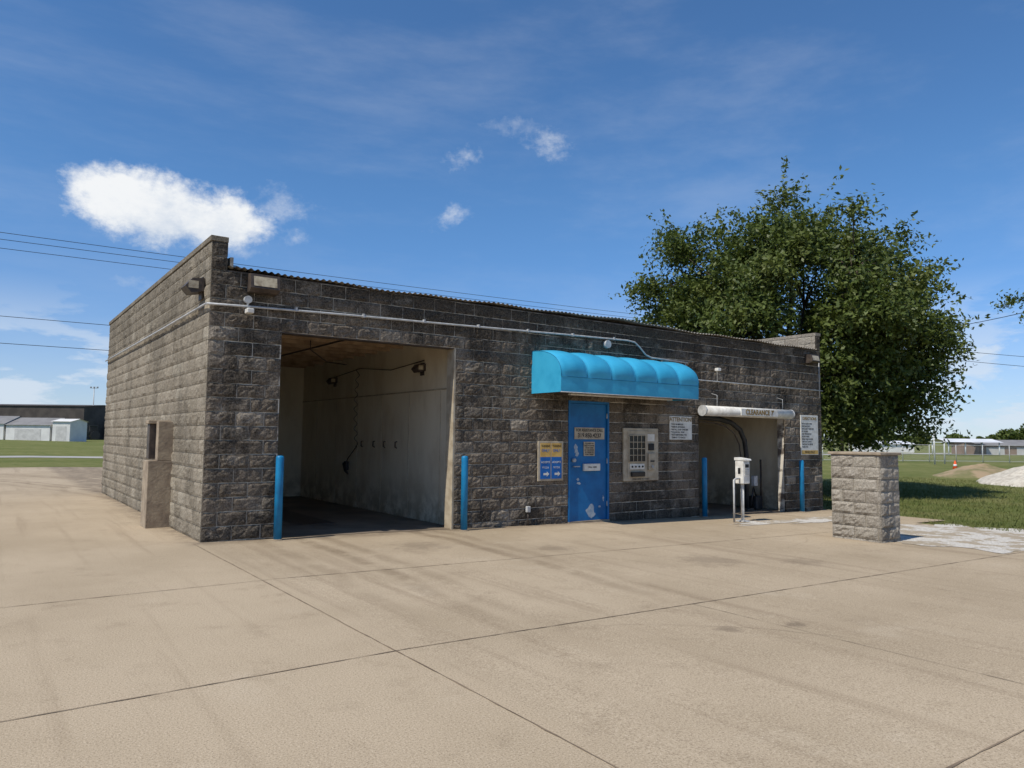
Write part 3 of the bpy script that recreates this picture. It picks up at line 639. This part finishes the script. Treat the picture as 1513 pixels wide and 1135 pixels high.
q=[S(61.6,103.6),S(69.6,103.6),S(69.6,106.2),S(61.6,106.2),S(69.6,108.6),S(61.6,108.6)]
mo('roof',[(*q[0],1.5),(*q[1],1.5),(*q[2],2.0),(*q[3],2.0),(*q[4],1.5),(*q[5],1.5)],[(0,1,2,3),(3,2,4,5)],M_roofw,PV)
tx,ty=S(-97,168); TR=empty('tractor',(tx,ty,0))
M_trk=mk('tractor_dark',(.03,.035,.03),None,3,.6)
box('hood',tx-2.4,tx+.2,ty-.5,ty+.5,.9,1.9,M_trk,TR,.1); box('cab',tx+.2,tx+1.8,ty-.7,ty+.7,.9,3.0,M_glass,TR,.1); box('cab_roof',tx+.1,tx+1.9,ty-.8,ty+.8,3.0,3.15,M_trk,TR,.05)
for sx,r_ in((-1.9,.6),(1.3,1.0)):
    for sy in(-1,1): tube('wheel',[(tx+sx,ty+sy*.7,r_-.05),(tx+sx,ty+sy*1.1,r_-.05)],r_,M_black,TR,20)
mx_,my_=S(-114.5,200); LM=empty('light_mast',(mx_,my_,0)); tube('mast',[(mx_,my_,-.3),(mx_,my_,14)],[.2,.1],M_cond,LM,8); tube('crossbar',[S(-115.5,200)+(13.8,),S(-113.5,200)+(13.8,)],.08,M_cond,LM,6)
for e in(-115.4,-114.5,-113.6): a_,b2=S(e,200); box('lamp',a_-.22,a_+.22,b2-.2,b2+.2,13.75,14.2,M_cond,LM,.05)
cx,cy=S(28.4,47); z=g(cx)-.02; TC=empty('traffic_cone',(cx,cy,z)); M_or=mk('cone_orange',(.75,.10,.02),None,4,.5)
box('base',cx-.22,cx+.22,cy-.22,cy+.22,z,z+.05,M_or,TC,.01); tube('body',[(cx,cy,z+.05),(cx,cy,z+.65)],[.17,.04],M_or,TC,16); tube('white_band',[(cx,cy,z+.30),(cx,cy,z+.42)],[.122,.095],M_roofw,TC,16)
FN=empty('chain_link_fence',(*S(35,62),-.3)); 
for k in range(26):
    a_,b2=S(28+k*2.4,66); tube('post_%d'%k,[(a_,b2,-.35),(a_,b2,1.25)],.035,M_cond,FN,6)
V=[];F=[]
for zz in(1.22,.4,-.2): a_=S(28,66);b2=S(88,66); tube('rail',[(*a_,zz),(*b2,zz)],.02,M_cond,FN,5)
for k in range(300):
    for dr in(-1,1):
        e0=28+k*.2; a_=S(e0,66.02);b2=S(e0+dr*1.5,66.02); v,f=tube_geo([(*a_,-.32),(*b2,1.2)],.003,3,False); o=len(V); V+=v; F+=[tuple(i+o for i in q) for q in f]
mo('mesh_wire',V,F,M_cond,FN)
M_wpole=mk('white_pole',(.6,.6,.58),None,3,.6)
for e,n_,h in((36.6,62,1.9),(34.6,60,2.3)):
    a_,b2=S(e,n_); U=empty('fence_pole',(a_,b2,-.3)); tube('shaft',[(a_,b2,-.4),(a_,b2,h)],.06,M_wpole,U,8); tube('finial',[(a_,b2,h),(a_,b2,h+.08)],[.09,.03],M_wpole,U,8)
PL=empty('power_lines',(0,25,0))
def wire(tag,p,q,sag,r=.012):
    p=Vector(p);q=Vector(q); tube(tag,[p.lerp(q,t)-Vector((0,0,sag*4*t*(1-t))) for t in np.linspace(0,1,30)],r,M_black,PL,5)
for k,(yy,zz) in enumerate(((24.2,9.6),(25,9.5),(25.8,9.3))): wire('span_%d'%k,(-45,yy,zz),(60,yy,zz+1.2),.7)
wire('span_low_1',(-45,25,6.5),(60,25,6.9),.5); wire('span_low_2',(-45,25,5.4),(60,25,5.8),.5)
def upw(x,y,h):
    U=empty('utility_pole',(x,y,0)); tube('pole',[(x,y,-.5),(x,y,h)],[.16,.1],M_bark,U,8); box('crossarm',x-.06,x+.06,y-1.2,y+1.2,h-.6,h-.45,M_bark,U)
upw(-45,25,10.2); upw(60,25,11.4)
wire('service_1',(60,25,11.0),(*S(27,28),8.6),.9,.02); wire('service_2',(60,25,10.7),(*S(80,60),7),.6,.02); wire('service_3',(60,25,9.9),(*S(80,60),6),.6,.02)
